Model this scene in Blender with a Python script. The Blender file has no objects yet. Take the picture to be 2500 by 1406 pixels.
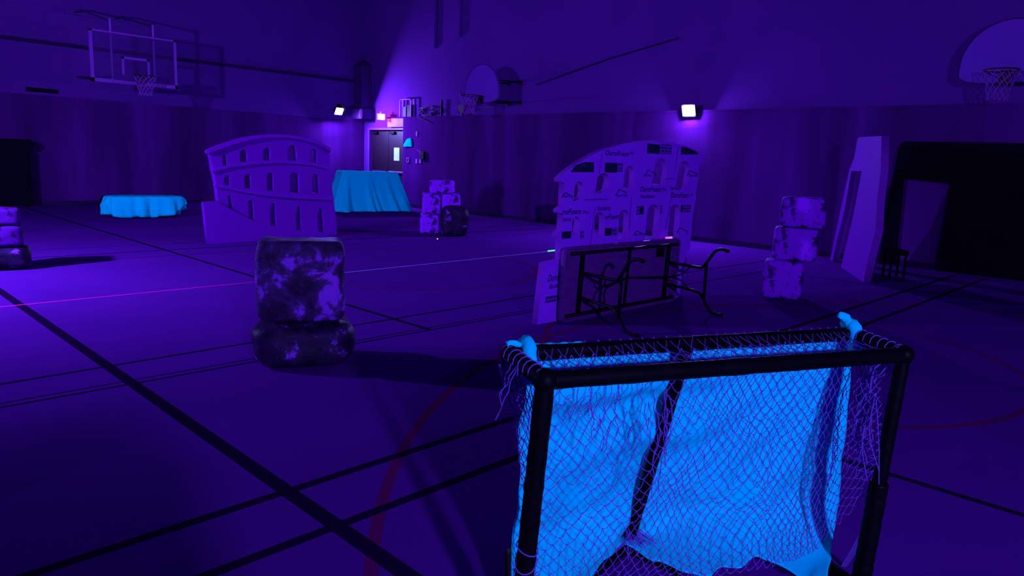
import bpy, bmesh, math, random
from mathutils import Vector, Matrix, noise
random.seed(7)
S = bpy.context.scene
COL = S.collection
PI = math.pi
V = Vector
# ------------------------------------------------------------------ camera
H = 1.5; F = 1754.06; CX, CY = 1250.0, 703.0
def nrm(v): return v.normalized()
_ra = V((3000-CX, -(466-CY), -F)); _rb = V((-560-CX, -(320-CY), -F))
ex = nrm(_ra); ey = nrm(_rb - ex*_rb.dot(ex)); ez = ex.cross(ey)
RW = Matrix((ex, ey, ez))                      # camera space -> world
cam_d = bpy.data.cameras.new('camera'); cam = bpy.data.objects.new('camera', cam_d); COL.objects.link(cam)
cam_d.sensor_width = 36; cam_d.lens = 36*F/2500; cam_d.clip_end = 100; cam_d.clip_start = .05
cam.matrix_world = Matrix.Translation((0,0,H)) @ RW.to_4x4()
S.camera = cam
def ray(x, y): return RW @ V((x-CX, -(y-CY), -F))
def atz(x, y, z=0.0):                          # pixel -> point on a level plane
    d = ray(x,y); return d*((z-H)/d.z)+V((0,0,H))
def atX(x, y, X): d = ray(x,y); return d*(X/d.x)+V((0,0,H))
def atY(x, y, Y): d = ray(x,y); return d*(Y/d.y)+V((0,0,H))
def atP(x, y, o, n):                           # pixel -> point on any plane
    d = ray(x,y); c = V((0,0,H)); return c + d*((V(o)-c).dot(n)/d.dot(n))
# ------------------------------------------------------------------ materials
def new_mat(name, rough=.7, spec=.3):
    m = bpy.data.materials.new(name); m.use_nodes = True
    b = m.node_tree.nodes['Principled BSDF']; b.inputs['Roughness'].default_value = rough
    b.inputs['Specular IOR Level'].default_value = spec
    return m, m.node_tree, b
def N(nt, t, **k):
    n = nt.nodes.new(t)
    for a, v in k.items(): setattr(n, a, v)
    return n
def ramp(nt, fac, stops):
    r = N(nt,'ShaderNodeValToRGB'); e = r.color_ramp.elements
    e[0].position, e[0].color = stops[0][0], (*stops[0][1],1)
    e[1].position, e[1].color = stops[1][0], (*stops[1][1],1)
    for p, c in stops[2:]:
        x = e.new(p); x.color = (*c,1)
    nt.links.new(fac, r.inputs[0]); return r.outputs[0]
def mottled(name, stops, scale=3, detail=4, rough=.7, spec=.3, dist=0, stretch=(1,1,1), bump=0, coord='Object', nr=.5):
    m, nt, b = new_mat(name, rough, spec)
    tc = N(nt,'ShaderNodeTexCoord'); mp = N(nt,'ShaderNodeMapping'); mp.inputs['Scale'].default_value = stretch
    nz = N(nt,'ShaderNodeTexNoise'); nz.inputs['Scale'].default_value = scale; nz.inputs['Detail'].default_value = detail
    nz.inputs['Distortion'].default_value = dist; nz.inputs['Roughness'].default_value = nr
    nt.links.new(tc.outputs[coord], mp.inputs[0]); nt.links.new(mp.outputs[0], nz.inputs['Vector'])
    nt.links.new(ramp(nt, nz.outputs[0], stops), b.inputs['Base Color'])
    if bump:
        bp = N(nt,'ShaderNodeBump'); bp.inputs['Strength'].default_value = bump; bp.inputs['Distance'].default_value = .02
        nt.links.new(nz.outputs[0], bp.inputs['Height']); nt.links.new(bp.outputs[0], b.inputs['Normal'])
    return m
def plain(name, c, rough=.6, spec=.06, var=.12, scale=4, metal=0):
    a = tuple(max(0,x*(1-var)) for x in c); d = tuple(min(1,x*(1+var)) for x in c)
    m = mottled(name, [(.3,a),(.7,d)], scale, 3, rough, spec)
    m.node_tree.nodes['Principled BSDF'].inputs['Metallic'].default_value = metal
    return m
def emit(name, c, s, base=(.01,.01,.01)):
    m, nt, b = new_mat(name); b.inputs['Base Color'].default_value = (*base,1)
    b.inputs['Emission Color'].default_value = (*c,1); b.inputs['Emission Strength'].default_value = s
    return m
M = {}
M['wall'] = mottled('upper_wall_paint', [(.35,(.105,.013,.225)),(.65,(.125,.016,.26))], .5, 5, .8, 0)
M['wain'] = mottled('wainscot_paint', [(.3,(.05,.004,.09)),(.5,(.075,.006,.14)),(.75,(.13,.010,.24))], 1.3, 5, .7, 0, .3, (1,1,.12))
M['ceil'] = plain('ceiling_paint', (.05,.01,.12), .9, .1)
M['trim'] = plain('dark_trim', (.03,.004,.06), .6)
M['foam_paint'] = plain('painted_foam', (.17,.002,.36), .75, .03, .04, 2)
M['foam_trim'] = plain('painted_foam_moulding', (.20,.003,.41), .75, .03, .04, 2)
M['foam_raw'] = mottled('raw_foam_board', [(.3,(.36,.018,.84)),(.7,(.42,.03,.95))], 2.5, 4, .7, .03)
M['foam_core'] = plain('foam_cut_edge', (.2,.012,.36), .9, .1)
M['print_ink'] = plain('print_ink', (.03,.008,.12), .8, .1)
M['print_box'] = mottled('print_box_ink', [(.35,(.008,.012,.04)),(.62,(.02,.02,.08)),(.7,(.15,.02,.35))], 9, 3, .8, .1, 0, (.6,.6,5))
def rows_mat():
    m, nt, b = new_mat('print_rows', .8, .02); L = nt.links
    tc = N(nt,'ShaderNodeNewGeometry'); sp = N(nt,'ShaderNodeSeparateXYZ'); L.new(tc.outputs['Position'], sp.inputs[0])
    a = N(nt,'ShaderNodeMath', operation='MULTIPLY'); a.inputs[1].default_value = 30; L.new(sp.outputs[2], a.inputs[0])
    f = N(nt,'ShaderNodeMath', operation='FRACT'); L.new(a.outputs[0], f.inputs[0])
    l = N(nt,'ShaderNodeMath', operation='LESS_THAN'); l.inputs[1].default_value = .74; L.new(f.outputs[0], l.inputs[0])
    nz = N(nt,'ShaderNodeTexNoise'); nz.inputs['Scale'].default_value = 55; L.new(tc.outputs['Position'], nz.inputs['Vector'])
    g = N(nt,'ShaderNodeMath', operation='GREATER_THAN'); g.inputs[1].default_value = .42; L.new(nz.outputs[0], g.inputs[0])
    k = N(nt,'ShaderNodeMath', operation='MULTIPLY'); L.new(l.outputs[0], k.inputs[0]); L.new(g.outputs[0], k.inputs[1])
    x = N(nt,'ShaderNodeMix', data_type='RGBA'); L.new(k.outputs[0], x.inputs[0]); x.inputs[6].default_value=(.36,.018,.84,1); x.inputs[7].default_value=(.03,.01,.12,1)
    L.new(x.outputs[2], b.inputs['Base Color']); return m
M['rows'] = rows_mat()
M['black'] = plain('black_tape', (.002,.0015,.003), .5, .06, .3, 12)
M['metal_dark'] = plain('dark_powder_coated_steel', (.003,.002,.006), .5, .1, .2)
M['table'] = mottled('table_plastic', [(.3,(.10,.012,.17)),(.7,(.16,.016,.25))], 7, 5, .5, .05, 0, (1,1,3))
M['cloth'] = plain('fluorescing_cotton', (.0005,.80,.72), .95, .0, .02, 3)  # blue fluorescent glow is put into the base colour
M['net'] = plain('net_twine', (.17,.07,.45), .8, .1, .1, 30)
M['bnet'] = plain('hoop_net_cord', (.3,.05,.45), .8, .1)
M['rock_dark'] = mottled('dark_painted_foam_rock', [(.40,(.018,.003,.035)),(.50,(.05,.010,.10)),(.535,(.09,.015,.20)),(.575,(.28,.03,.62))], 4.4, 10, .6, .1, .35, bump=.7, nr=.66)
M['rock_base'] = mottled('darker_painted_foam_rock', [(.40,(.010,.002,.022)),(.58,(.025,.004,.055)),(.61,(.04,.008,.09)),(.655,(.25,.03,.55))], 7, 10, .5, .1, .3, bump=.7, nr=.62)
M['rock_light'] = mottled('light_painted_foam_block', [(.34,(.04,.006,.10)),(.42,(.12,.010,.26)),(.48,(.33,.010,.72)),(.8,(.38,.012,.82))], 9.5, 5, .7, .03, .5, bump=.35)
M['rock_dimmed'] = mottled('dimmed_painted_foam_block', [(.34,(.015,.003,.035)),(.42,(.04,.004,.09)),(.48,(.09,.004,.20)),(.8,(.11,.005,.24))], 9.5, 5, .7, .03, .5, bump=.35)  # light block colours darkened to offset the strong lamp nearby
M['board_white'] = plain('fibreglass_backboard', (.20,.03,.46), .45, .05, .04)
M['frame'] = plain('backboard_frame_metal', (.24,.02,.42), .45, .4, .08)
M['rim'] = plain('rim_steel', (.02,.001,.01), .5, .4)
M['door'] = plain('door_paint', (.010,.0008,.010), .5, .3)
M['doorframe'] = plain('door_frame_paint', (.14,.02,.26), .5, .3)
M['paper'] = plain('paper', (.45,.85,.95), .9, .1)
M['light_plastic'] = plain('light_plastic', (.4,.08,.7), .6)
M['pale'] = plain('sign_lit_trim', (.40,.22,.50), .6, .03)  # lightened: holds the glow of the exit sign
M['hood_black'] = plain('matt_black_hood', (.0004,.0003,.0004), 1, 0)
M['duct'] = plain('duct_metal', (.06,.008,.12), .6, .2)
M['blackboard'] = plain('black_board', (.004,.002,.010), .9, .08)
# glass
g, nt, b = new_mat('backboard_glass', .1, .5)
tr = N(nt,'ShaderNodeBsdfTransparent'); tr.inputs[0].default_value=(.86,.86,.9,1); mx = N(nt,'ShaderNodeMixShader'); mx.inputs[0].default_value=.12
b.inputs['Base Color'].default_value=(.2,.03,.35,1)
nt.links.new(tr.outputs[0],mx.inputs[1]); nt.links.new(b.outputs[0],mx.inputs[2]); nt.links.new(mx.outputs[0],nt.nodes['Material Output'].inputs[0])
M['glass'] = g
LC = (.26,.21,1.0)
# floor with its court lines (geometry of the lines is computed from the point's position on the floor)
def floor_mat():
    m, nt, b = new_mat('gym_floor', .5, 0)
    L = nt.links
    tc = N(nt,'ShaderNodeNewGeometry'); sp = N(nt,'ShaderNodeSeparateXYZ'); L.new(tc.outputs['Position'], sp.inputs[0])
    X, Y = sp.outputs[0], sp.outputs[1]
    def mth(op, a, b_=None, c=None):
        n = N(nt,'ShaderNodeMath', operation=op)
        for i, v in enumerate((a,b_,c)):
            if v is None: continue
            if isinstance(v,(int,float)): n.inputs[i].default_value = v
            else: L.new(v, n.inputs[i])
        return n.outputs[0]
    def seg(x1,y1,x2,y2,w):
        l = math.hypot(x2-x1,y2-y1); ux,uy=(x2-x1)/l,(y2-y1)/l
        along = mth('MULTIPLY_ADD', X, ux, mth('MULTIPLY_ADD', Y, uy, -(x1*ux+y1*uy)-l/2))
        perp = mth('MULTIPLY_ADD', X, -uy, mth('MULTIPLY_ADD', Y, ux, x1*uy-y1*ux))
        a = mth('LESS_THAN', mth('ABSOLUTE', along), l/2); p = mth('LESS_THAN', mth('ABSOLUTE', perp), w/2)
        return mth('MULTIPLY', a, p)
    def ring(cx,cy,R,w):
        dx = mth('ADD',X,-cx); dy = mth('ADD',Y,-cy)
        r = mth('SQRT', mth('ADD', mth('MULTIPLY',dx,dx), mth('MULTIPLY',dy,dy)))
        return mth('LESS_THAN', mth('ABSOLUTE', mth('ADD', r, -R)), w/2)
    def union(l):
        o = l[0]
        for q in l[1:]: o = mth('MAXIMUM', o, q)
        return o
    dark = union([seg(1.48,-4,1.48,19,.078), seg(3.95,4.86,3.95,19.6,.055), seg(3.87,-2,3.87,1.7,.05), seg(10.67,-.5,10.67,4.3,.05),
        seg(0,2.79,13.1,2.91,.055), seg(0,2.38,13.1,2.49,.055), seg(0,5.24,5.94,5.47,.04), seg(5.94,5.47,12.6,5.46,.04),
        seg(0,4.78,5.4,4.87,.03), seg(0,4.86,5.4,4.94,.02), seg(5.4,4.87,12,4.88,.03), seg(0,11.0,12.6,11.2,.05), seg(0,10.45,12.6,10.45,.025),
        seg(2.0,11.85,12.6,11.72,.025), seg(8.3,11.05,8.3,16,.03)])
    red = union([ring(5.56,-1.04,5.17,.055), ring(5.92,2.66,1.92,.05), ring(6.08,7.98,1.8,.05), ring(6.6,16.9,5.17,.05)])
    tr_ = seg(-1,7.78,3.9,7.9,.028); tb = seg(3.9,7.9,9.34,8.18,.03)
    nz = N(nt,'ShaderNodeTexNoise'); nz.inputs['Scale'].default_value=.9; nz.inputs['Detail'].default_value=6; L.new(tc.outputs['Position'], nz.inputs['Vector'])
    base = ramp(nt, nz.outputs[0], [(.3,(.078,.005,.18)),(.7,(.095,.007,.21))])
    def mixc(f, a, c):
        n = N(nt,'ShaderNodeMix', data_type='RGBA'); L.new(f, n.inputs[0]); L.new(a, n.inputs[6]); n.inputs[7].default_value=(*c,1); return n.outputs[2]
    c = mixc(red, base, (.13,.002,.08)); c = mixc(dark, c, (.012,.0012,.025)); c = mixc(tr_, c, (.75,.01,.25)); c = mixc(tb, c, (.35,.25,.75))
    L.new(c, b.inputs['Base Color'])
    return m
M['floor'] = floor_mat()
# ------------------------------------------------------------------ mesh helpers
def wl(o):
    v = V((0,0,0))
    while o: v = v + V(o.location); o = o.parent
    return v
def obj(name, bm, m, parent=None, smooth=False, **props):
    me = bpy.data.meshes.new(name)
    off = wl(parent)
    bmesh.ops.transform(bm, matrix=Matrix.Translation(-off), verts=bm.verts)
    bmesh.ops.recalc_face_normals(bm, faces=bm.faces)
    bm.to_mesh(me); bm.free()
    if smooth:
        for p in me.polygons: p.use_smooth = True
    o = bpy.data.objects.new(name, me); COL.objects.link(o); me.materials.append(M[m] if isinstance(m,str) else m)
    o.parent = parent
    for k, v in props.items(): o[k] = v
    return o
def thing(name, loc, label, cat, group=None):
    o = bpy.data.objects.new(name, None); COL.objects.link(o); o.location = loc; o.empty_display_size=.1
    o['label']=label; o['category']=cat
    if group: o['group']=group
    return o
def tag(o, label, cat, group=None):
    o['label']=label; o['category']=cat
    if group: o['group']=group
    return o
def struct(name, bm, m, parent=None): return obj(name, bm, m, parent, kind='structure')
def B(): return bmesh.new()
def box(bm, a, b, bev=0):
    a, b = V(a), V(b); lo = V((min(a[i],b[i]) for i in range(3))); hi = V((max(a[i],b[i]) for i in range(3)))
    t = bmesh.new(); r = bmesh.ops.create_cube(t, size=1)
    for v in t.verts: v.co = V((lo[i]+(v.co[i]+.5)*(hi[i]-lo[i]) for i in range(3)))
    if bev: bmesh.ops.bevel(t, geom=t.edges[:], offset=bev, segments=2, affect='EDGES')
    merge(bm, t)
def merge(bm, t, mat=None):
    if mat is not None: bmesh.ops.transform(t, matrix=mat, verts=t.verts)
    me = bpy.data.meshes.new('tmp'); t.to_mesh(me); t.free(); bm.from_mesh(me); bpy.data.meshes.remove(me)
def tube(bm, pts, r, n=8, cap=True, closed=False):
    pts = [V(p) for p in pts]
    k = len(pts); rs = r if isinstance(r,(list,tuple)) else [r]*k
    rings = []; up = None
    for i, p in enumerate(pts):
        if closed: t = pts[(i+1)%k]-pts[i-1]
        else: t = pts[min(i+1,k-1)]-pts[max(i-1,0)]
        if t.length < 1e-9: t = V((0,0,1))
        t.normalize()
        if up is None:
            up = t.orthogonal().normalized()
        else:
            up = up - t*up.dot(t)
            up = up.normalized() if up.length>1e-6 else t.orthogonal().normalized()
        w = t.cross(up)
        rings.append([bm.verts.new(p + (up*math.cos(2*PI*j/n)+w*math.sin(2*PI*j/n))*rs[i]) for j in range(n)])
    m = k if closed else k-1
    for i in range(m):
        a, b_ = rings[i], rings[(i+1)%k]
        for j in range(n): bm.faces.new((a[j],a[(j+1)%n],b_[(j+1)%n],b_[j]))
    if cap and not closed:
        bm.faces.new(rings[0][::-1]); bm.faces.new(rings[-1])
def smoothpath(pts, sub=6):
    pts = [V(p) for p in pts]; o = []
    for i in range(len(pts)-1):
        p0 = pts[max(i-1,0)]; p1=pts[i]; p2=pts[i+1]; p3=pts[min(i+2,len(pts)-1)]
        for j in range(sub):
            t=j/sub; o.append(.5*((2*p1)+(p2-p0)*t+(2*p0-5*p1+4*p2-p3)*t*t+(3*p1-p0-3*p2+p3)*t**3))
    o.append(pts[-1]); return o
def ell(bm, c, r, n=12, m=8):
    t = bmesh.new(); bmesh.ops.create_uvsphere(t, u_segments=n, v_segments=m, radius=1)
    for v in t.verts: v.co = V((c[0]+v.co.x*r[0], c[1]+v.co.y*r[1], c[2]+v.co.z*r[2]))
    merge(bm, t)
def grid(bm, rows):
    vs = [[bm.verts.new(p) for p in r] for r in rows]
    for i in range(len(vs)-1):
        for j in range(len(vs[0])-1):
            bm.faces.new((vs[i][j],vs[i][j+1],vs[i+1][j+1],vs[i+1][j]))
def lerp(a,b,t): return a+(b-a)*t
def poly_at(pts, t):                                # sample a polyline of numbers/vectors at t in 0..1
    f = t*(len(pts)-1); i = min(int(f), len(pts)-2); return pts[i]+(pts[i+1]-pts[i])*(f-i)
def interp(x, P):
    if x<=P[0][0]: return P[0][1]
    for (a,b_),(c,d) in zip(P,P[1:]):
        if x<=c: return b_+(d-b_)*(x-a)/(c-a)
    return P[-1][1]
# flat board cut from an outline with holes; o = origin, ux = along, uz = up, thickness away from the camera side
def plate(name, outer, holes, o, ux, uz, nback, thick, m, parent, bev=.0, edge_mat=None):
    cu = bpy.data.curves.new('c','CURVE'); cu.dimensions='2D'; cu.fill_mode='BOTH'; cu.extrude=thick/2
    cu.bevel_depth = bev; cu.bevel_resolution=1; cu.offset = -bev
    for pl in [outer]+holes:
        s = cu.splines.new('POLY'); s.points.add(len(pl)-1)
        for q, p in zip(s.points, pl):
            d = V(p)-V(o); q.co = (d.dot(ux), d.dot(uz), 0, 1)
        s.use_cyclic_u = True
    to = bpy.data.objects.new('t', cu); COL.objects.link(to)
    bpy.context.view_layer.update()
    me = bpy.data.meshes.new_from_object(to.evaluated_get(bpy.context.evaluated_depsgraph_get()))
    bpy.data.objects.remove(to); bpy.data.curves.remove(cu)
    base = V(o)+nback*(thick/2+bev) - wl(parent)
    me.name = name
    for v in me.vertices: v.co = base + ux*v.co.x + uz*v.co.y - nback*v.co.z
    me.materials.clear(); me.materials.append(M[m])
    ob = bpy.data.objects.new(name, me); COL.objects.link(ob); ob.parent = parent
    if edge_mat:
        me.materials.append(M[edge_mat])
        for p in me.polygons:
            if abs(p.normal.dot(nback))<.5: p.material_index=1
    return ob
def text_on(name, s, p0, width, height, ux, uz, nfront, m, parent, shear=.25, depth=.001):
    cu = bpy.data.curves.new('txt','FONT'); cu.body = s; cu.shear = shear; cu.extrude = 0; cu.offset=.022
    to = bpy.data.objects.new('t', cu); COL.objects.link(to); bpy.context.view_layer.update()
    me = bpy.data.meshes.new_from_object(to.evaluated_get(bpy.context.evaluated_depsgraph_get()))
    bpy.data.objects.remove(to); bpy.data.curves.remove(cu)
    xs=[v.co.x for v in me.vertices]; ys=[v.co.y for v in me.vertices]
    sx = width/(max(xs)-min(xs)); sy = height/(max(ys)-min(ys)); x0=min(xs); y0=min(ys)
    base = V(p0)+nfront*depth-wl(parent)
    for v in me.vertices: v.co = base + ux*((v.co.x-x0)*sx)+uz*((v.co.y-y0)*sy)
    me.materials.clear(); me.materials.append(M[m]); me.name=name
    ob = bpy.data.objects.new(name, me); COL.objects.link(ob); ob.parent=parent; return ob
def arch(xl,xr,yt,yb,sl=0, n=10, rise=None, yl=0):   # arch-shaped opening, traced in pixels
    w=(xr-xl)/2; cx=(xl+xr)/2; h=rise or w*1.15; P=[(xl,yb),(xr,yb-yl)]
    for i in range(n+1):
        a=PI*i/n; P.append((cx+w*math.cos(a)+sl, yt+h-h*math.sin(a)))
    return P
UZ = V((0,0,1))
# ------------------------------------------------------------------ the room
XW, YW, X0, Y0, ZC = 13.65, 20.4, -1.35, -4.5, 7.2
bm=B(); box(bm,(X0-.2,Y0-.2,-.2),(XW+1.2,YW+.2,0)); struct('floor',bm,'floor')
bm=B(); box(bm,(X0-.2,Y0-.2,ZC),(XW+.4,YW+.2,ZC+.2)); struct('ceiling',bm,'ceil')
bm=B(); box(bm,(X0-.2,YW,0),(XW+.2,YW+.2,ZC)); struct('wall_left',bm,'wall')
# lower band of the left wall (darker paint)
bm=B(); box(bm,(X0,YW-.03,0),(XW-.02,YW,2.6)); struct('wall_left_wainscot',bm,'wain')
bm=B(); box(bm,(X0,YW-.10,3.78),(13.2,YW,3.86)); struct('trim_1',bm,'trim')
# right wall with the door opening (y 18.15..20.05, z up to 2.36)
bm=B()
box(bm,(XW,Y0-.2,0),(XW+.2,18.12,ZC)); box(bm,(XW,18.12,2.38),(XW+.2,YW+.2,ZC)); box(bm,(XW,20.1,0),(XW+.2,YW+.2,2.38)); box(bm,(XW+.6,17.9,0),(XW+.7,20.3,2.5))
struct('wall_right',bm,'wall')
bm=B(); box(bm,(XW-.13,Y0,0),(XW,18.1,2.66)); struct('wall_right_wainscot',bm,'wain')
bm=B(); box(bm,(XW-.15,Y0,2.66),(XW,18.95,2.70)); struct('trim_2',bm,'wain')
bm=B(); box(bm,(XW-.12,18.1,2.40),(XW,18.92,2.66)); struct('trim_3',bm,'pale')  # stub over the door, exit sign light painted into its colour
bm=B(); box(bm,(X0-.2,Y0-.2,0),(X0,YW+.2,ZC)); struct('wall_back',bm,'wall')
bm=B(); box(bm,(X0,Y0-.2,0),(XW,Y0,ZC)); struct('wall_front',bm,'wall')
bm=B(); box(bm,(XW-.15,Y0,0),(XW-.13,18.08,.10)); struct('baseboard_right',bm,'trim')
bm=B(); box(bm,(X0,YW-.05,0),(XW-.03,YW-.03,.10)); struct('baseboard_left',bm,'trim')
# door: two leaves and a frame
bm=B(); box(bm,(XW-.04,20.02,0),(XW+.2,20.1,2.38)); box(bm,(XW-.04,18.1,0),(XW+.2,18.17,2.38)); box(bm,(XW-.04,18.17,2.32),(XW+.2,20.02,2.38))
struct('door_1_frame',bm,'doorframe')
for i,(ya,yb) in enumerate(((19.1,20.01),(18.18,19.09))):
    bm=B(); box(bm,(XW+.06,ya,.01),(XW+.11,yb,2.31),.004); d=struct('door_%d'%(i+1),bm,'door')
    bm=B(); box(bm,(XW+.0,ya+.08,1.0),(XW+.05,yb-.08,1.05),.01); box(bm,(XW+.03,ya+.1,1.0),(XW+.07,ya+.14,1.05)); box(bm,(XW+.03,yb-.14,1.0),(XW+.07,yb-.1,1.05)); obj('push_bar',bm,'light_plastic' if i else 'duct',d)
    bm=B(); box(bm,(XW-.01,yb-.36,2.2),(XW+.07,yb-.1,2.27),.01); obj('door_closer',bm,'metal_dark',d)
# corner duct and the box under it
bm=B(); box(bm,(13.25,19.95,2.98),(13.64,20.38,4.30),.01)
v4=[bm.verts.new(p) for p in ((13.25,19.95,4.30),(13.64,19.95,4.30),(13.64,20.38,4.30),(13.25,20.38,4.30))]; ap=bm.verts.new((13.45,20.2,4.5))
for i in range(4): bm.faces.new((v4[i],v4[(i+1)%4],ap))
tag(obj('duct',bm,'duct'),'tall dark wall duct with a peaked top in the far corner','duct')
bm=B(); box(bm,(13.15,19.8,2.64),(13.64,20.38,2.96),.03); tag(obj('junction_box',bm,'duct'),'wide dark metal box under the tall corner duct','box')
# ------------------------------------------------------------------ floodlights
def floodlight(loc, aim, power, label, wallpt, w=.24, h=.19, visor=None):
    t = thing('floodlight', loc, label, 'floodlight', 'wall mounted ultraviolet floodlights')
    d = nrm(V(aim)); r = nrm(d.cross(UZ)); u = r.cross(d); L=V(loc)
    def P(a,b_,c): return L+r*a+u*b_+d*c
    bm=B(); q=[]
    for (s,c) in ((1,0.0),(.8,-.09)):
        q.append([bm.verts.new(P(a*s*(w/2+.03),b_*s*(h/2+.03),c)) for a,b_ in ((-1,-1),(1,-1),(1,1),(-1,1))])
    for i in range(4): bm.faces.new((q[0][i],q[0][(i+1)%4],q[1][(i+1)%4],q[1][i]))
    bm.faces.new(q[1]); bm.faces.new(q[0][::-1]); obj('housing',bm,'metal_dark',t)
    bm=B(); vs=[bm.verts.new(P(a*w/2,b_*h/2,.022)) for a,b_ in ((-1,-1),(1,-1),(1,1),(-1,1))]; bm.faces.new(vs[::-1]); vs2=[bm.verts.new(P(a*w/2,b_*h/2,.002)) for a,b_ in ((-1,-1),(1,-1),(1,1),(-1,1))]; bm.faces.new(vs2)
    for i in range(4):                          # glowing rim of the glass, stands proud to imitate the halo on the wall
        a_,b2 = ((-1,-1),(1,-1),(1,1),(-1,1))[i], ((-1,-1),(1,-1),(1,1),(-1,1))[(i+1)%4]
        bm.faces.new([bm.verts.new(p_) for p_ in (P(a_[0]*w/2,a_[1]*h/2,.002),P(b2[0]*w/2,b2[1]*h/2,.002),P(b2[0]*w/2,b2[1]*h/2,.022),P(a_[0]*w/2,a_[1]*h/2,.022))])
    o = obj('lens',bm,emit('ultraviolet_lens',LC,power),t)
    bm=B(); tube(bm,[P(-w/2-.05,0,-.03),P(-w/2-.05,0,-.16),P(w/2+.05,0,-.16),P(w/2+.05,0,-.03)],.01,6); tube(bm,[P(0,0,-.16),V(wallpt)],.014,6); obj('bracket',bm,'metal_dark',t)
    if visor:                                   # hood plate added above the lens to cut its light off sharply
        m = nrm(V(visor)); f = nrm(d-m*d.dot(m)); sd = nrm(f.cross(m)); o0 = L+m*.115-f*.05; bm=B()
        q=[bm.verts.new(o0+sd*a+f*b_+m*c) for c in (0,.006) for a,b_ in ((-.19,0),(.19,0),(.19,.22),(-.19,.22))]
        for i in range(4): bm.faces.new((q[i],q[(i+1)%4],q[4+(i+1)%4],q[4+i]))
        bm.faces.new(q[:4][::-1]); bm.faces.new(q[4:]); obj('hood',bm,'hood_black',t)
    return t
PW = 1500
floodlight(tuple(atY(828,272,19.92)),(.10,-.84,-.48),PW*1.95,'glowing floodlight on the left wall beside the corner duct',(12.67,20.4,2.9),visor=(.455,.47,.745))
floodlight((13.40,8.19,2.68),(-.86,-.05,-.32),PW*1.45,'glowing floodlight on the right wall above the foam board ruin',(13.55,8.19,2.70),.25,.2)
floodlight((-1.15,9.2,2.7),(.82,.38,-.44),PW*4.4,'floodlight on the near side wall outside the view',(-1.35,9.2,2.75))
floodlight((-1.10,-4.3,2.7),(.45,.86,-.22),PW*2.9,'floodlight on the wall behind the viewer',(-1.1,-4.5,2.75))
# ------------------------------------------------------------------ exit sign
t=thing('exit_sign',(13.42,19.05,2.60),'small glowing red exit sign above the dark double door','exit sign')
bm=B(); box(bm,(13.24,19.02,2.60),(13.50,19.08,2.80),.006); obj('sign_body',bm,'light_plastic',t)
bm=B(); box(bm,(13.255,19.006,2.615),(13.485,19.016,2.785)); obj('lit_face',bm,emit('exit_face',(1.0,.12,.07),45),t)
bm=B(); box(bm,(13.36,19.03,2.80),(13.40,19.07,2.86)); obj('mount',bm,'light_plastic',t)
text_on('lettering','EXIT',(13.275,19.004,2.65),.19,.10,V((1,0,0)),UZ,V((0,-1,0)),'paper',t,0)
# items around the door
bm=B(); box(bm,(XW+.052,18.52,1.38),(XW+.058,18.80,1.78)); tag(obj('paper_notice',bm,'paper'),'pale blue paper notice taped to the door leaf','notice')
def onwall(x,y,X=13.52): return atX(x,y,X)
p=[onwall(*q) for q in ((988,352),(997,339),(1004,337),(1006,345),(1006,358),(988,358))]
bm=B(); rows=[]
fr=[bm.verts.new(q+V((-.03-.02*(i%2),0,0))) for i,q in enumerate(p)]; bk=[bm.verts.new(q+V((-.0005,0,0))) for q in p]
bm.faces.new(fr); bm.faces.new(bk[::-1])
for i in range(6): bm.faces.new((fr[i],fr[(i+1)%6],bk[(i+1)%6],bk[i]))
tag(obj('cloth_rag',bm,'cloth'),'small scrap of bright blue cloth pinned on the wall beside the door','cloth')
def plateW(name,x0,y0,x1,y1,m,label,cat,d=.02,group=None,hole=False):
    a=onwall(x0,y0); b_=onwall(x1,y1)
    bm=B(); box(bm,(13.512,a.y,a.z),(13.512-d,b_.y,b_.z),.004); o=tag(obj(name,bm,m),label,cat,group)
    if hole:
        bm=B(); c=(a+b_)/2; box(bm,(13.512-d-.004,c.y-.03,c.z-.05),(13.512-d+.002,c.y+.03,c.z+.05)); obj('switch',bm,'metal_dark',o)
    return o
plateW('switch_plate',994,385,1000,397,'light_plastic','pale switch plate on the wall nearest the door','switch',hole=True)
plateW('wall_label',1016,388,1020,399,'light_plastic','left one of two small pale plates low on the wall by the door','sign')
plateW('wall_label',1025,388,1029,399,'light_plastic','right one of two small pale plates low on the wall by the door','sign')
plateW('wall_label',1017,321,1020,333,'light_plastic','small pale plate high on the wall right of the door','sign')
plateW('wall_box',1030,369,1038,390,'metal_dark','dark box on the wall right of the door','box',.06)
bm=B(); tube(bm,[onwall(x,y)+V((-.02,0,0)) for x,y in ((1020,365),(1024,370),(1027,366),(1026,376),(1030,380),(1027,386))],.012,6)
tag(obj('hanging_wire',bm,'light_plastic'),'crooked pale wire beside the dark wall box','wire')
# things on the wall ledge
a=onwall(981,246,13.58); b_=onwall(1007,281,13.58)
t=thing('speaker_cage',(13.55,(a.y+b_.y)/2,2.70),'caged wall speaker standing on the ledge above the door corner','speaker')
bm=B(); zt=3.22; ya,yb=b_.y,a.y
for y in (ya,yb): box(bm,(13.50,y-.02,2.70),(13.53,y+.02,zt)); 
box(bm,(13.50,ya-.02,zt-.03),(13.53,yb+.02,zt)); box(bm,(13.62,ya-.02,2.70),(13.645,ya+.02,zt)); box(bm,(13.62,yb-.02,2.70),(13.645,yb+.02,zt)); obj('cage_frame',bm,'light_plastic',t)
bm=B(); box(bm,(13.55,ya+.07,2.70),(13.64,ya+.24,3.05),.01); obj('speaker_box',bm,'black',t)
bm=B(); box(bm,(13.55,ya+.28,2.70),(13.64,yb-.07,3.0),.01); obj('control_box',bm,'duct',t)
bm=B(); random.seed(3); c=onwall(1044,269,13.58); pts=[]
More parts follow.
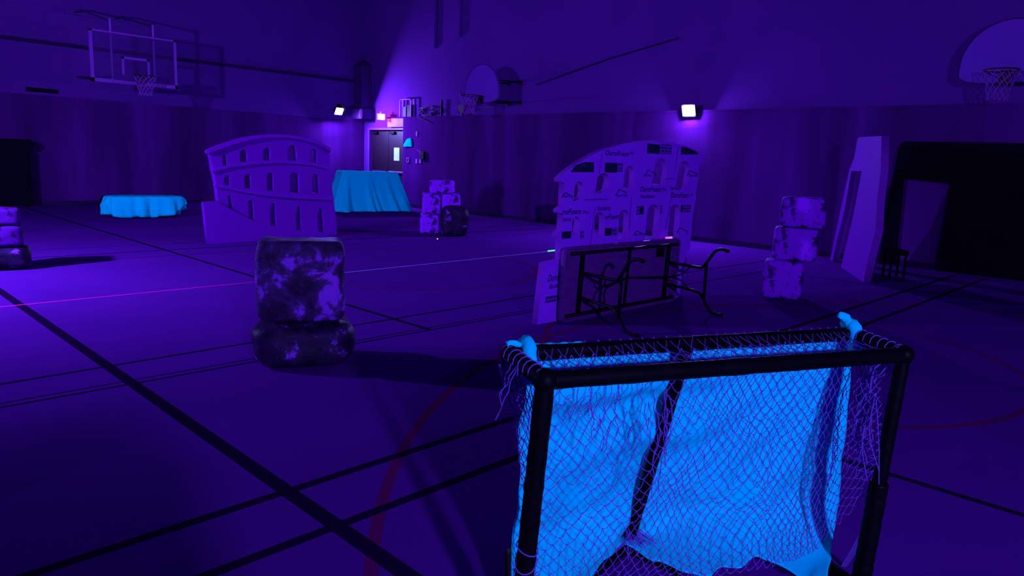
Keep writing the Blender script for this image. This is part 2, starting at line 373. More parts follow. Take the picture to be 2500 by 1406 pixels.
for i in range(60):
    a=i*.62; pts.append(V((13.57+random.uniform(-.04,.04), c.y+(.36+.08*math.sin(i*1.7))*math.cos(a)*(1 if i%3 else .7), 2.86+(.12+.03*math.sin(i*2.3))*math.sin(a))))
tube(bm,smoothpath(pts,4),.012,5); tag(obj('cable_coil',bm,'duct'),'tangled coil of cable lying on the wall ledge','cable')
a=onwall(1080,247,13.6); bm=B(); tube(bm,[(13.58,a.y,2.70),(13.58,a.y,3.15)],.03,8); tag(obj('pipe_stub',bm,'metal_dark'),'short upright dark pipe on the wall ledge','pipe')
a=onwall(1130,262,13.6)
t=thing('wall_bracket',(13.58,a.y,2.70),'small dark box on a stub standing on the ledge under the far hoop','bracket')
bm=B(); box(bm,(13.52,a.y-.14,2.82),(13.64,a.y+.1,2.99),.01); obj('bracket_box',bm,'metal_dark',t)
bm=B(); box(bm,(13.56,a.y-.02,2.70),(13.6,a.y+.05,2.82)); obj('stub',bm,'metal_dark',t)
bm=B(); tube(bm,[(13.62,15.9,2.92),(13.62,15.0,2.92),(13.62,14.2,2.91)],.008,5); tag(obj('conduit',bm,'duct'),'thin horizontal conduit running along the wall above the ledge','conduit')
bm=B(); a=onwall(1020,285,13.5); b_=onwall(1055,300,13.5); tube(bm,[V((13.506,a.y,2.665)),V((13.49,(a.y+b_.y)/2,2.60)),V((13.505,b_.y,2.50))],.012,6); tag(obj('loose_cable',bm,'metal_dark'),'loose cable end hanging over the wall ledge','cable')
# vertical conduits and roof braces of the far corner
bm=B(); tube(bm,[(13.601,16.75,4.6),(13.601,16.75,ZC)],.05,8); tag(obj('corner_pipe',bm,'wall'),'dark vertical pipe running up the right wall, farther from the viewer','pipe')
bm=B(); tube(bm,[(13.601,15.7,4.8),(13.601,15.7,ZC)],.05,8); tag(obj('corner_pipe',bm,'wall'),'dark vertical pipe running up the right wall, nearer to the viewer','pipe')
# ------------------------------------------------------------------ basketball hoops
def hoop_parts(t, c, out, z=3.05, r=.228, seed=1):
    """ring, backplate, brace and net; c = ring centre, out = direction away from the board"""
    c=V(c); out=V(out); side=out.cross(UZ)
    bm=B(); tube(bm,[c+out*(r*math.cos(2*PI*i/28))+side*(r*math.sin(2*PI*i/28)) for i in range(28)],.011,8,closed=True)
    for s in (-1,1): tube(bm,[c-out*(r+.14)+side*(.06*s)+V((0,0,-.10)), c-out*(r*.2)+side*(r*.98*s)],.008,6)
    obj('rim',bm,'rim',t,True)
    bm=B(); k=c-out*(r+.10)
    a=k+side*.075+V((0,0,.03)); t2=bmesh.new(); bmesh.ops.create_cube(t2,size=1)
    merge(bm,t2,Matrix.Translation(k+V((0,0,-.07)))@Matrix(((out.x,side.x,0,0),(out.y,side.y,0,0),(0,0,1,0),(0,0,0,1)))@Matrix.Diagonal((.16,.13,.20,1)))
    obj('rim_plate',bm,'rim',t)
    rnd=random.Random(seed); bm=B(); n=12; Lv=7
    def q(i,l):
        a=2*PI*(i+.5*(l%2))/n; rr=r*(1-.42*min(1,l/(Lv-2))+.04*(l==Lv-1)); return c+out*rr*math.cos(a)+side*rr*math.sin(a)+V((rnd.uniform(-.008,.008),rnd.uniform(-.008,.008),-.42*l/(Lv-1)-.01))
    P=[[q(i,l) for i in range(n)] for l in range(Lv)]
    for l in range(Lv-1):
        for i in range(n):
            for j in ((i,(i+1)%n) if l%2 else (i,(i-1)%n)): tube(bm,[P[l][i],P[l+1][j]],.006,4,cap=False)
    obj('net',bm,'bnet',t)
def fan_outline(c, side, w=1.37, h=.92):
    """fan-shaped board outline; c = bottom centre"""
    P=[]
    for i in range(-14,15):
        a=PI/2*i/14*1.0; x=w/2*math.sin(a); z=.20+(h-.20)*math.cos(a)**.9 if abs(i)<14 else .20
        P.append(c+side*x+UZ*z)
    P.append(c+side*(w/2-.01)+UZ*.10); P.append(c+side*(w/2-.10)+UZ*.04); P.append(c+side*.35); P.append(c-side*.35); P.append(c-side*(w/2-.10)+UZ*.04); P.append(c-side*(w/2-.01)+UZ*.10)
    return P
def fan_hoop(yc, X, label, dz=0, w=1.3):
    t=thing('basketball_hoop',(X,yc,2.9+dz),label,'basketball hoop','fan shaped hoops on the right wall')
    c=V((X,yc,2.93+dz)); side=V((0,1,0))
    plate('backboard',fan_outline(c,side,w),[],c,side,UZ,V((1,0,0)),.03,'board_white',t,.004)
    bm=B(); o=fan_outline(c+V((-.004,0,0)),side,w); tube(bm,o,.007,6,closed=True); obj('edge_trim',bm,'trim',t)
    hoop_parts(t,(X-.40,yc,3.07+dz),(-1,0,0),seed=int(yc*10))
    for s,zz,nm in ((-.32,.55,'upper'),(.32,.55,'upper'),(-.3,.05,'lower'),(.3,.05,'lower')):
        bm=B(); tube(bm,[(X+.035,yc+s,c.z+zz),(XW-.01,yc+s*.8,c.z+zz+.04)],.018,8); box(bm,(XW-.02,yc+s*.8-.05,c.z+zz-.03),(XW-.001,yc+s*.8+.05,c.z+zz+.09)); obj('support_arm',bm,'metal_dark',t)
    return t
fan_hoop(13.55,12.5,'fan shaped basketball backboard high on the right wall near the far corner',-.02,1.24)
fan_hoop(2.62,13.1,'fan shaped basketball backboard cut off by the right edge of the view',.03)
bm=B(); tube(bm,[(13.63,12.75,3.42),(13.63,10.5,3.9),(13.63,8.7,4.2)],.018,6); tag(obj('brace_shadow',bm,'trim'),'dark strip along the right wall standing in for the shadow of the far backboard','cable')  # dark strip laid where the backboard mount throws its shadow
# glass backboard with its mast frame on the left wall
t=thing('basketball_hoop',(5.93,18.0,2.85),'rectangular glass basketball backboard hanging in front of the left wall','basketball hoop')
Yb=18.0; x0,x1,z0,z1=5.02,6.85,2.86,3.96
bm=B(); fw=.055
box(bm,(x0,Yb-.03,z0),(x0+fw*1.3,Yb+.03,z1)); box(bm,(x1-fw,Yb-.03,z0),(x1,Yb+.03,z1)); box(bm,(x0,Yb-.03,z0),(x1,Yb+.03,z0+fw*1.4)); box(bm,(x0,Yb-.03,z1-fw*.7),(x1,Yb+.03,z1)); obj('board_frame',bm,'frame',t)
bm=B(); box(bm,(x0+.05,Yb-.006,z0+.05),(x1-.05,Yb+.006,z1-.03)); obj('glass_pane',bm,'glass',t)
bm=B(); xa,xb,za,zb=5.66,6.25,3.05,3.46
for a_,b2 in (((xa,za),(xa+.05,zb)),((xb-.05,za),(xb,zb)),((xa,zb-.05),(xb,zb)),): box(bm,(a_[0],Yb-.012,a_[1]),(b2[0],Yb-.007,b2[1]))
obj('target_square',bm,'frame',t)
hoop_parts(t,(6.0,Yb-.42,3.05),(0,-1,0),seed=5)
for X in (5.5,6.4):
    bm=B(); tube(bm,[(X,Yb+.12,2.95),(X,Yb+.12,4.25)],.028,8); tube(bm,[(X,Yb+.03,3.0),(X,Yb+.12,3.0)],.02,6); tube(bm,[(X,Yb+.03,3.9),(X,Yb+.12,3.9)],.02,6); obj('mast',bm,'frame',t)
    bm=B(); tube(bm,[(X,Yb+.12,4.2),(X-.1,YW-.6,4.6),(X-.1,YW-.04,4.6)],.018,8); tube(bm,[(X,Yb+.12,3.0),(X-.1,YW-.02,3.1)],.022,8); tube(bm,[(X,Yb+.12,3.55),(X-.1,YW-.11,3.82)],.018,8); obj('support_arm',bm,'duct',t)
bm=B(); box(bm,(5.2,YW-.06,4.55),(6.5,YW-.001,4.65)); obj('wall_rail',bm,'wall',t)
bm=B(); box(bm,(4.3,YW-.06,2.66),(4.95,YW-.001,2.76)); tag(obj('wall_winch',bm,'metal_dark'),'small dark fitting on the left wall below the glass backboard','fitting')
# ------------------------------------------------------------------ foam ruins
# painted one, left
P0=V((4.76,11.54,0)); Q0=V((7.28,11.76,0)); ux=nrm(Q0-P0); nb=nrm(UZ.cross(ux)); 
def LP(x,y,off=0.0):
    return atP(480+x/4.686, 310+y/4.686, P0-nb*off, nb)
t=thing('foam_ruin',(6.0,11.65,0),'purple lit painted foam ruin with three rows of arched windows, left of the draped goal','foam prop')
top=[(140,300),(185,282),(300,240),(450,190),(600,150),(750,125),(900,118),(1050,122),(1200,142),(1350,180),(1450,222),(1515,255)]
facade=top+[(1520,300),(1530,440),(1545,600),(1560,780),(1570,850),(1590,1000),(1602,1100),(1605,1262),(1470,1262),(500,1290),(420,1000),(250,870),(247,820),(225,640),(190,480),(155,305)]
H1=[arch(300,352,318,448,-10,6,12),arch(500,583,255,403,-5,yl=3),arch(764,846,238,383,-3),arch(1045,1153,205,383,-8,rise=75,yl=-3),arch(1292,1378,250,404,2,yl=-5)]
H2=[arch(316,385,555,664,-5,yl=-3),arch(552,628,538,704,-8,yl=1),arch(806,884,522,728,-5),arch(1070,1180,518,754,-6,rise=60),arch(1325,1405,538,756,-8)]
H3=[arch(375,412,780,935,-18,rise=25,yl=-5),arch(598,662,835,1050,-14,rise=30,yl=-10),arch(845,915,870,1130,-12,rise=35,yl=-6),arch(1140,1200,905,1180,-8,rise=40,yl=-4),arch(1395,1462,928,1202,-18,rise=40,yl=-4)]
plate('facade',[LP(*p) for p in facade],[[LP(*p) for p in h] for h in H1+H2+H3],P0,ux,UZ,nb,.10,'foam_paint',t)
ground=[(75,862),(240,845),(262,870),(400,950),(600,1050),(800,1122),(1000,1172),(1200,1205),(1400,1228),(1598,1240),(1600,1262),(1470,1270),(128,1340)]
gp=[LP(*p,.07) for p in ground]
for p_ in gp[-2:]: p_.z=0.002
gp[-3].z=.03; gp[-2].z=.002; gp[-1].z=.002
plate('ground_board',gp,[],P0-nb*.07,ux,UZ,nb,.065,'foam_paint',t)
bm=B(); 
def band(upper,lower,off,nm,extra=.035):
    pl=[LP(*p,off) for p in upper+lower[::-1]]
    return plate(nm,pl,[],P0-nb*off,ux,UZ,nb,off-.002,'foam_trim',t,0)
band([(112,275),(180,235),(300,190),(450,142),(600,105),(750,88),(880,82),(1050,88),(1200,110),(1350,150),(1450,192),(1540,240)],[(118,305),(190,282),(300,240),(450,190),(600,150),(750,127),(880,120),(1050,126),(1200,148),(1350,186),(1450,228),(1535,290)],.06,'cornice')
band([(172,497),(250,465),(400,425),(650,395),(900,380),(1150,385),(1350,408),(1530,450)],[(178,522),(250,495),(400,460),(650,428),(900,415),(1150,422),(1350,446),(1536,492)],.045,'cornice')
band([(203,655),(300,668),(400,685),(600,720),(800,748),(1000,762),(1200,772),(1565,785)],[(210,685),(300,700),(400,720),(600,760),(800,790),(1000,808),(1200,822),(1572,838)],.045,'cornice')
# raw board one, right
YR=4.42; nbR=V((0,1,0)); UX=V((1,0,0))
def RP(x,y,off=0.0): return atY(x,y,YR-off)
oR=V((4.8,YR,0))
t=thing('foam_ruin',(6.1,YR,0),'back of a printed foam board ruin with arched windows, behind the tipped table','foam prop')
out=[(1311,800),(1329,643),(1368,634),(1369,585),(1362,578),(1362,568),(1372,560),(1374,522),(1364,520),(1364,511),(1376,503),(1378,446),(1366,444),(1366,436),(1384,418),(1412,398),(1448,377),(1480,363),(1520,351),(1560,345),(1600,344),(1640,348),(1672,355),(1700,366),(1718,377),(1716,402),(1706,401),(1704,440),(1698,475),(1700,482),(1692,520),(1686,590),(1683,612),(1676,616),(1676,632),(1663,738)]
pl=[RP(*p) for p in out]; pl[0].z=.002; pl[-1].z=.002
HR=[arch(1399,1421,443,492,4,rise=22,yl=10),arch(1452,1482,423,476,6,rise=16,yl=12),arch(1521,1546,405,459,4,rise=20,yl=0),arch(1591,1624,387,450,6,rise=26,yl=0),arch(1650,1678,394,455,7,rise=20,yl=-2),
    arch(1395,1412,529,572,3,rise=14,yl=0),arch(1450,1474,518,576,2,rise=20),arch(1508,1532,512,583,4,rise=18),arch(1574,1604,499,582,7,rise=18),arch(1630,1656,500,580,5,rise=12)]
hp=[[RP(*p) for p in h] for h in HR]
plate('board_wall',pl,hp,oR,UX,UZ,nbR,.07,'foam_raw',t,0,'foam_core')
nf=V((0,-1,0))
def rtext(s,x0,y0,x1,hpx,m='print_ink',nm='printed_text',sh=.25):
    a=RP(x0,y0); b_=RP(x1,y0); w=(b_-a).length; h=(RP(x0,y0-hpx)-a).length
    text_on(nm,s,a,w,h,UX,UZ,nf,m,t,sh,.0015)
for s,x0,y0,x1,h in (('DuroFoam',1477,379,1535,13),('Plus',1537,377,1547,8),('DuroFoam',1562,468,1612,13),('Plus',1614,466,1627,8),('Insulation',1562,484,1598,10),
    ('DuroFoam',1638,483,1681,13),('Pl',1686,480,1692,7),('Isolant',1658-22,463,1662,9),('Isolant',1458,514,1490,11),('oFoam',1477,536,1511,13),
    ('roFoam',1371,524,1419,14),('Plus',1422,522,1438,8),('lation',1374,541,1394,11),('Plasti-Fab',1376,482,1393,6),('www.insulationfoam.com',1426,489,1484,5),('Plasti-Fab',1501,480,1531,6),('Plasti-Fab',1570,431,1590,6),('products',1624,438,1649,4),('Plasti-Fab',1681,431,1701,6),
    ('DuroFoam',1337,688,1385,17),('Isolation',1340,705,1388,11),('Plasti-Fab',1550,575,1566,5)):
    rtext(s,x0,y0,x1,h)
def rbox(x0,y0,x1,y1,m='print_box'):
    a=RP(x0,y1); b_=RP(x1,y0); bm=B(); box(bm,(a.x,YR-.001,a.z),(b_.x,YR-.003,b_.z)); obj('printed_panel',bm,m,t)
bm=B(); q=[RP(*p) for p in ((1392,420),(1404,404),(1424,396),(1450,396),(1450,421))]; vs=[bm.verts.new(p+nf*.002) for p in q]; bm.faces.new(vs); obj('printed_panel',bm,'print_box',t)
rbox(1476,398,1508,421); rbox(1508,398,1520,420,'rows'); rbox(1579,353,1612,374); rbox(1612,354,1640,375,'rows')
bm=B(); q=[RP(*p) for p in ((1662,377),(1663,358),(1676,360),(1700,370),(1706,377))]; vs=[bm.verts.new(p+nf*.002) for p in q]; bm.faces.new(vs); obj('printed_panel',bm,'print_box',t)
rbox(1415,562,1426,583,'rows'); rbox(1371,564,1394,583); rbox(1476,556,1494,576); rbox(1494,556,1507,576,'rows'); rbox(1553,503,1560,525,'rows'); rbox(1560,503,1572,524); rbox(1611,502,1617,521,'rows'); rbox(1661,500,1668,518); rbox(1668,500,1687,518,'rows'); rbox(1362,718,1386,728); rbox(1331,719,1361,741,'rows')
# logo roofs
for x,y in ((1518,462),(1588,415),(1691,416),(1560,563),(1666,556),(1385,470)):
    bm=B(); tube(bm,[RP(x-13,y+12)+nf*.002,RP(x-7,y)+nf*.002,RP(x+12,y+9)+nf*.002,RP(x+10,y+15)+nf*.002],.006,4); obj('printed_roof_logo',bm,'print_ink',t)
for a,b_ in (((1470,374),(1462,424)),((1453,508),(1440,600)),((1656,358),(1648,412)),((1642,458),(1624,560)),((1541,478),(1536,560))):
    bm=B(); tube(bm,[RP(*a)+nf*.001,RP(*b_)+nf*.001],.003,4); obj('board_seam',bm,'print_ink',t)
# leaning doorway board
dv=nrm(V((.86,.515,0))); nD=nrm(V((.515,-.86,0))); oD=V((10.78,3.5,0))
def DP(x,y): return atP(1800+x/2.929,300+y/2.929,oD,nD)
t=thing('foam_doorway',(11.8,4.1,0),'bright purple foam doorway panel standing edge on beside the black board','foam prop')
o_=[(900,1150),(938,960),(988,770),(998,560),(1026,330),(1031,93),(875,102),(860,112),(836,250),(800,340),(722,700),(662,990),(680,995),(698,900),(768,620),(815,345),(890,345),(832,650),(740,1042),(790,1082)]
pp=[DP(*p) for p in o_]
for i in (0,11,12,18): pp[i].z=.002
plate('panel',pp,[],oD,dv,UZ,nD,.10,'foam_paint',t,0,'foam_core')
# black board arch against the right wall
t=thing('black_board',(13.38,3.0,0),'big black board with a doorway cut in it leaning on the right wall','board')
XB=13.40; Pk=[(4.16,0),(4.13,1.2),(4.08,2.02),(4.0,2.10),(1.72,2.09),(1.6,2.0),(1.55,0),(3.26,0),(3.22,1.44),(3.95,1.49),(3.90,0)]
plate('panel',[V((XB,y,z+.001)) for y,z in Pk],[],V((XB,0,0)),V((0,1,0)),UZ,V((1,0,0)),.06,'blackboard',t,.004)
# dark shape at the left wall + ball
t=thing('storage_cart',(3.7,20.0,0),'black tall storage cart against the left wall at the left edge','cart')
bm=B(); box(bm,(3.0,19.7,.08),(4.15,20.3,1.35),.05); obj('cart_body',bm,'blackboard',t)
bm=B(); box(bm,(2.95,19.65,1.35),(4.25,20.33,1.55),.06); obj('lid',bm,'blackboard',t)
for X in (3.1,4.05):
    bm=B(); tube(bm,[(X,19.8,.045),(X+.03,19.8,.045)],.045,12); obj('wheel',bm,'black',t)
bm=B(); ell(bm,(5.75,20.05,.12),(.12,.12,.12),20,12); tag(obj('ball',bm,'blackboard',None,True),'dark ball lying by the left wall behind the draped bench','ball')
# ------------------------------------------------------------------ foam blocks
def rock(name, c, size, yaw, m, label, group=None, p=5, amp=.05, seed=0, tilt=(0,0), cat='foam block', freq=2.2):
    """rounded block standing on z=c.z"""
    bm=B(); bmesh.ops.create_cube(bm,size=2); bmesh.ops.subdivide_edges(bm,edges=bm.edges[:],cuts=15,use_grid_fill=True)
    off=V((seed*7.3,seed*3.1,seed*1.7)); sx,sy,sz=size
    for v in bm.verts:
        q=v.co; l=(abs(q.x)**p+abs(q.y)**p+abs(q.z)**p)**(1/p); u=q/l
        w=V((u.x*sx/2,u.y*sy/2,u.z*sz/2))
        n=noise.noise(w*freq*2+off)*1.0+noise.noise(w*freq*6+off)*.4
        w=w+u.normalized()*n*amp
        v.co=w
    bmesh.ops.transform(bm,matrix=Matrix.Rotation(tilt[1],4,'Y')@Matrix.Rotation(tilt[0],4,'X'),verts=bm.verts)
    zmin=min(v.co.z for v in bm.verts)
    for v in bm.verts:
        v.co.z=max(v.co.z, zmin+amp*.35)               # flat resting face
    zmin=min(v.co.z for v in bm.verts); zmax=max(v.co.z for v in bm.verts)
    if abs(tilt[1])<.001:
        for v in bm.verts: v.co.z=min(v.co.z, zmax-amp*.35)
        zmax-=amp*.35
    for v in bm.verts: v.co.z=(v.co.z-zmin)*sz/(zmax-zmin)
    bmesh.ops.transform(bm,matrix=Matrix.Translation(V(c))@Matrix.Rotation(yaw,4,'Z'),verts=bm.verts)
    o=obj(name,bm,m,None,True)
    # origin at the base so that each block carries its own pattern
    me=o.data; cc=V(c)
    for v in me.vertices: v.co-=cc
    o.location=cc
    tag(o,label,cat,group); return o
def yawat(x,y): return math.atan2(y,x)-PI/2
G1='foam rocks stacked in the foreground'
rock('foam_rock',(2.60,4.66,0),(.70,.56,.325),yawat(2.6,4.6),'rock_base','flat dark foam rock under the mottled square rock',G1,4.2,.03,2,freq=1.6)
rock('foam_rock',(2.58,4.64,.326),(.60,.44,.575),yawat(2.6,4.6),'rock_dark','square mottled foam rock resting on the flat dark rock',G1,9,.024,9)
G2='foam blocks piled beside the draped goal'
yw=yawat(9.3,11.2); rx=V((math.cos(yw),math.sin(yw),0)); ry=V((-rx.y,rx.x,0))
C=V((9.22,11.42,0))
rock('foam_block',C,(.37,.38,.40),yw,'rock_light','bottom block of the left column beside the draped goal',G2,9,.012,11)
rock('foam_block',C+rx*.03+V((0,0,.401)),(.36,.38,.41),yw,'rock_light','middle block of the left column beside the draped goal',G2,9,.012,12)
rock('foam_block',C+rx*.415+ry*.08,(.36,.36,.46),yw,'rock_light','bottom block squeezed behind the round black rock, beside the draped goal',G2,9,.012,15)
rock('foam_block',C+rx*.425+ry*.04+V((0,0,.461)),(.37,.36,.35),yw,'rock_light','block resting between the pile top and the round black rock',G2,8,.012,13)
rock('foam_block',C+rx*.24+V((0,0,.813)),(.50,.36,.27),yw,'rock_light','topmost block of the pile beside the draped goal',G2,9,.012,14,(0,-.04))
rock('foam_rock',C+rx*.50-ry*.40,(.56,.46,.60),yw,'rock_base','round black rock in front of the pile beside the draped goal',G2,3.4,.03,5)
G3='foam blocks stacked in the column on the right'
yr=yawat(8.4,3.6); C=V((8.50,3.70,0)); q=V((math.cos(yr),math.sin(yr),0))
rock('foam_block',C,(.46,.40,.465),yr,'rock_light','bottom block of the three block column in front of the right wall',G3,9,.012,21)
rock('foam_block',C+q*.10+V((0,0,.466)),(.50,.40,.40),yr,'rock_light','middle block of the three block column in front of the right wall',G3,9,.012,22)
rock('foam_block',C+q*.15+V((0,0,.867)),(.50,.40,.36),yr,'rock_light','top block of the three block column in front of the right wall',G3,9,.012,23)
G4='foam blocks cut off by the left edge'
yl_=yawat(1.75,10.1)
rock('foam_rock',(1.84,10.25,0),(.50,.5,.28),yl_,'rock_base','dark rock at the bottom of the stack cut off by the left edge',G4,4,.02,31)
rock('foam_block',(1.77,10.25,.281),(.50,.42,.245),yl_,'rock_dimmed','middle block of the stack cut off by the left edge',G4,8,.012,32)
rock('foam_block',(1.755,10.25,.527),(.50,.42,.20),yl_,'rock_dimmed','topmost block of the stack cut off by the left edge',G4,8,.012,33)
G5='added unseen blocks casting the shadow of the viewer'  # unseen stack added in place of the viewer, only for the cast shadow
for i in range(3): rock('foam_block',(-.38+.03*i,-.85,.531*i),(.52,.40,.53),.1*i,'rock_light',('bottom','middle','top')[i]+' block of an added unseen stack that casts the shadow of the viewer',G5,8,.012,41+i)
# ------------------------------------------------------------------ folding table on its side
YT=4.33
t=thing('folding_table',(6.12,YT,0),'white folding table tipped on its long edge, dark legs toward the viewer','table')
tl,trr,zt=5.11,7.12,.725
def rrect(x0,x1,z0,z1,r,n=6):
    P=[]
    for cx,cz,a0 in ((x1-r,z0+r,-PI/2),(x1-r,z1-r,0),(x0+r,z1-r,PI/2),(x0+r,z0+r,PI)):
        for i in range(n+1):
            a=a0+PI/2*i/n; P.append(V((cx+r*math.cos(a),0,cz+r*math.sin(a))))
    return P
plate('table_top',[p+V((0,YT,0)) for p in rrect(tl,trr,0.001,zt,.06)],[],V((0,YT,0)),V((1,0,0)),UZ,V((0,1,0)),.03,'table',t,.004)
bm=B(); lip=[p+V((0,YT-.008,0)) for p in rrect(tl+.012,trr-.012,.013,zt-.012,.055)]; tube(bm,lip,.012,6,closed=True); obj('edge_lip',bm,'table',t)
def bar(nm,pts,r=.016,n=8,par=None,m='metal_dark'):
    bm=B(); tube(bm,pts,r,n); return obj(nm,bm,m,par or t,True)
ys=YT-.022
bar('side_rail',[(5.2,ys,.665),(7.06,ys,.66)],.017); bar('side_rail',[(5.17,ys,.065),(7.02,ys,.062)],.021)
bar('cross_rail',[(6.14,ys,.655),(6.10,ys,.075)],.014)
for X in (5.36,6.86): bar('hinge_bar',[(X,ys-.01,.65),(X-.03,ys-.01,.075)],.022)
for X in (5.36,6.86):
    Xo=X-.04
    up=[(X,ys,.47),(Xo-.02,YT-.30,.475),(Xo-.04,YT-.46,.475),(Xo-.05,YT-.52,.49),(Xo-.06,YT-.60,.60),(Xo-.07,YT-.66,.675),(Xo-.07,YT-.73,.70),(Xo-.075,YT-.79,.69)]
    lo=[(X-.02,ys,.235),(Xo-.02,YT-.30,.225),(Xo-.04,YT-.46,.215),(Xo-.05,YT-.53,.18),(Xo-.06,YT-.60,.09),(Xo-.07,YT-.66,.035),(Xo-.07,YT-.74,.018),(Xo-.07,YT-.78,.018)]
    bm=B(); tube(bm,smoothpath(up,4),.0165,8); lg=obj('leg',bm,'metal_dark',t,True)
    bm=B(); ell(bm,(up[-1][0],up[-1][1],up[-1][2]),(.02,.028,.02)); obj('foot_cap',bm,'black',lg,True)
    bm=B(); tube(bm,smoothpath(lo,4),.0165,8); lg=obj('leg',bm,'metal_dark',t,True)
    bm=B(); ell(bm,(lo[-1][0],lo[-1][1],lo[-1][2]+.003),(.02,.028,.02)); obj('foot_cap',bm,'black',lg,True)
    bar('leg_stretcher',[(Xo-.055,YT-.56,.535),(Xo-.055,YT-.56,.14)],.017)
    xm=6.12; k=Xo-.03+(.10 if X>6 else .06)
    bar('brace',[(xm,ys-.01,.36),(lerp(xm,Xo,.75),YT-.22,.35)],.011)
    bar('brace',smoothpath([(lerp(xm,Xo,.75),YT-.22,.35),(lerp(xm,Xo,.9),YT-.28,.38),(Xo-.02,YT-.36,.475)],4),.008)
    bar('brace',smoothpath([(lerp(xm,Xo,.75),YT-.22,.35),(lerp(xm,Xo,.9),YT-.28,.31),(Xo-.02,YT-.36,.222)],4),.008)
bm=B(); box(bm,(6.66,YT-.003,.535),(6.82,YT+.002,.635)); obj('black_sticker',bm,'black',t)
# glow sticks and tiny lights
def glow(name,a,b_,col,s,label,r=.008):
    bm=B(); tube(bm,[a,b_],r,8); return tag(obj(name,bm,emit(name+'_glow',col,s)),label,'glow stick')
p=atz(1338,613,.01); q=atz(1358,611,.01); glow('glow_stick',p,q,(.1,1,.35),1.0,'green glowing rod standing in for lit tape on the floor left of the printed foam ruin',.014)  # glowing rod added for a lit stretch of the floor tape
p=V((6.86,YT+.02,zt+.012)); q=V((6.98,YT+.02,zt+.012)); glow('glow_stick',p,q,(.75,.12,1),1.2,'pink glow stick on the upper edge of the tipped table',.010)
for x,y,lb in ((688,584,'tiny orange light on the floor in front of the painted foam ruin'),(1068,584,'tiny orange light on the floor in front of the block pile')):
    p=atz(x,y,.012); t2=thing('marker_light',(p.x,p.y,0),lb,'marker light','tiny orange floor lights')
    bm=B(); tube(bm,[(p.x,p.y,0),(p.x,p.y,.012)],.022,12); obj('puck',bm,'black',t2)
    bm=B(); ell(bm,(p.x,p.y,.018),(.013,.013,.010)); obj('bulb',bm,emit('orange_bulb',(1,.35,.1),3),t2)
# small stool behind the doorway panel
t=thing('stool',(11.7,3.3,0),'low black stool standing behind the foam doorway panel','stool')
fx=[atz(2180,676),atz(2197,683)]
u_=nrm(V((.6,.8,0))); c0=V((11.75,3.37,0))
bm=B(); 
for sx in (0,1):
    pass
zt2=.40; ax=nrm(V((-.54,.84,0))); ay=V((ax.y,-ax.x,0)); A=V((11.62,3.24,0))
cs=[A,A+ay*.33,A+ax*.19,A+ax*.19+ay*.33]
mid=(cs[0]+cs[3])/2
t3=bmesh.new(); bmesh.ops.create_cube(t3,size=1); merge(bm,t3,Matrix.Translation(mid+V((0,0,zt2)))@Matrix(((ax.x,ay.x,0,0),(ax.y,ay.y,0,0),(0,0,1,0),(0,0,0,1)))@Matrix.Diagonal((.24,.39,.07,1))); obj('seat',bm,'black',t)
for c in cs:
    bm=B(); tube(bm,[c+V((0,0,.001)),c+V((0,0,zt2-.03))],.018,8); obj('leg',bm,'black',t)
# ------------------------------------------------------------------ draped bench
def cloth_obj(name,bm,label=None,parent=None,th=.004):
    o=obj(name,bm,'cloth',parent,True)
    s=o.modifiers.new('thickness','SOLIDIFY'); s.thickness=th; s.offset=0
    return o
t=thing('bench',(5.5,16.45,0),'low bench hidden under the blue cloth, left of the painted foam ruin','bench')
u_=nrm(V((1,-.12,0))); w_=V((-u_.y,u_.x,0)); c0=V((5.48,16.45,0))
bm=B(); t3=bmesh.new(); bmesh.ops.create_cube(t3,size=1); RT=Matrix(((u_.x,w_.x,0,0),(u_.y,w_.y,0,0),(0,0,1,0),(0,0,0,1)))
merge(bm,t3,Matrix.Translation(c0+V((0,0,.43)))@RT@Matrix.Diagonal((1.3,.44,.04,1))); obj('seat',bm,'metal_dark',t)
for a in (-.5,.5):
    for b_ in (-.15,.15):
        bm=B(); p=c0+u_*a+w_*b_; tube(bm,[p+V((0,0,.001)),p+V((0,0,.41))],.02,8); obj('leg',bm,'metal_dark',t)
bm=B(); n=160; rows=[]; rnd=random.Random(5)
def sup(a,hw,hd,pw=4):
    c,s=math.cos(a),math.sin(a); r=(abs(c)**pw+abs(s)**pw)**(-1/pw); return u_*(hw*c*r)+w_*(hd*s*r)
prof=[(0,.0),(.5,.0),(.9,.0),(.985,0.006),(1.01,.03),(1.04,.12),(1.06,.22),(1.05,.32),(1.02,.40),(1.0,.445)]
for k,(rr,dz) in enumerate(prof):
    r_=[]
    for i in range(n+1):
        a=2*PI*(i%n)/n; f=max(0,(k-3)/6)
        fold=(.06*math.sin(a*11+1+.8*math.sin(a*3))+.045*math.sin(a*19+2)+.015*math.sin(a*31))*f
        p=c0+sup(a,.73*rr,.30*rr,5)+ (sup(a,1,1).normalized())*fold
        drop=dz
        # right front corner is tucked up a little
        e=max(0,math.cos(a+.35))**8; e2_=max(0,math.cos(a-PI-.2))**10
        drop=dz*(1-.55*e-.25*e2_-.06*abs(math.sin(a*5+1))); 
        p=p+(sup(a,1,1).normalized())*(.035*noise.noise(V((p.x*7,p.y*7,dz*9)))*(k>3))
        z=.458-drop+ (.006*noise.noise(p*9) if k<4 else 0)+.012*(k<4)*max(0,noise.noise(p*5))
        r_.append(V((p.x,p.y,max(z,.008+.01*abs(math.sin(a*9))))))
    rows.append(r_)
grid(bm,rows); bmesh.ops.remove_doubles(bm,verts=bm.verts,dist=.0004)
o=cloth_obj('cloth_sheet',bm); tag(o,'rumpled bright blue cloth thrown over the low bench on the left','cloth')
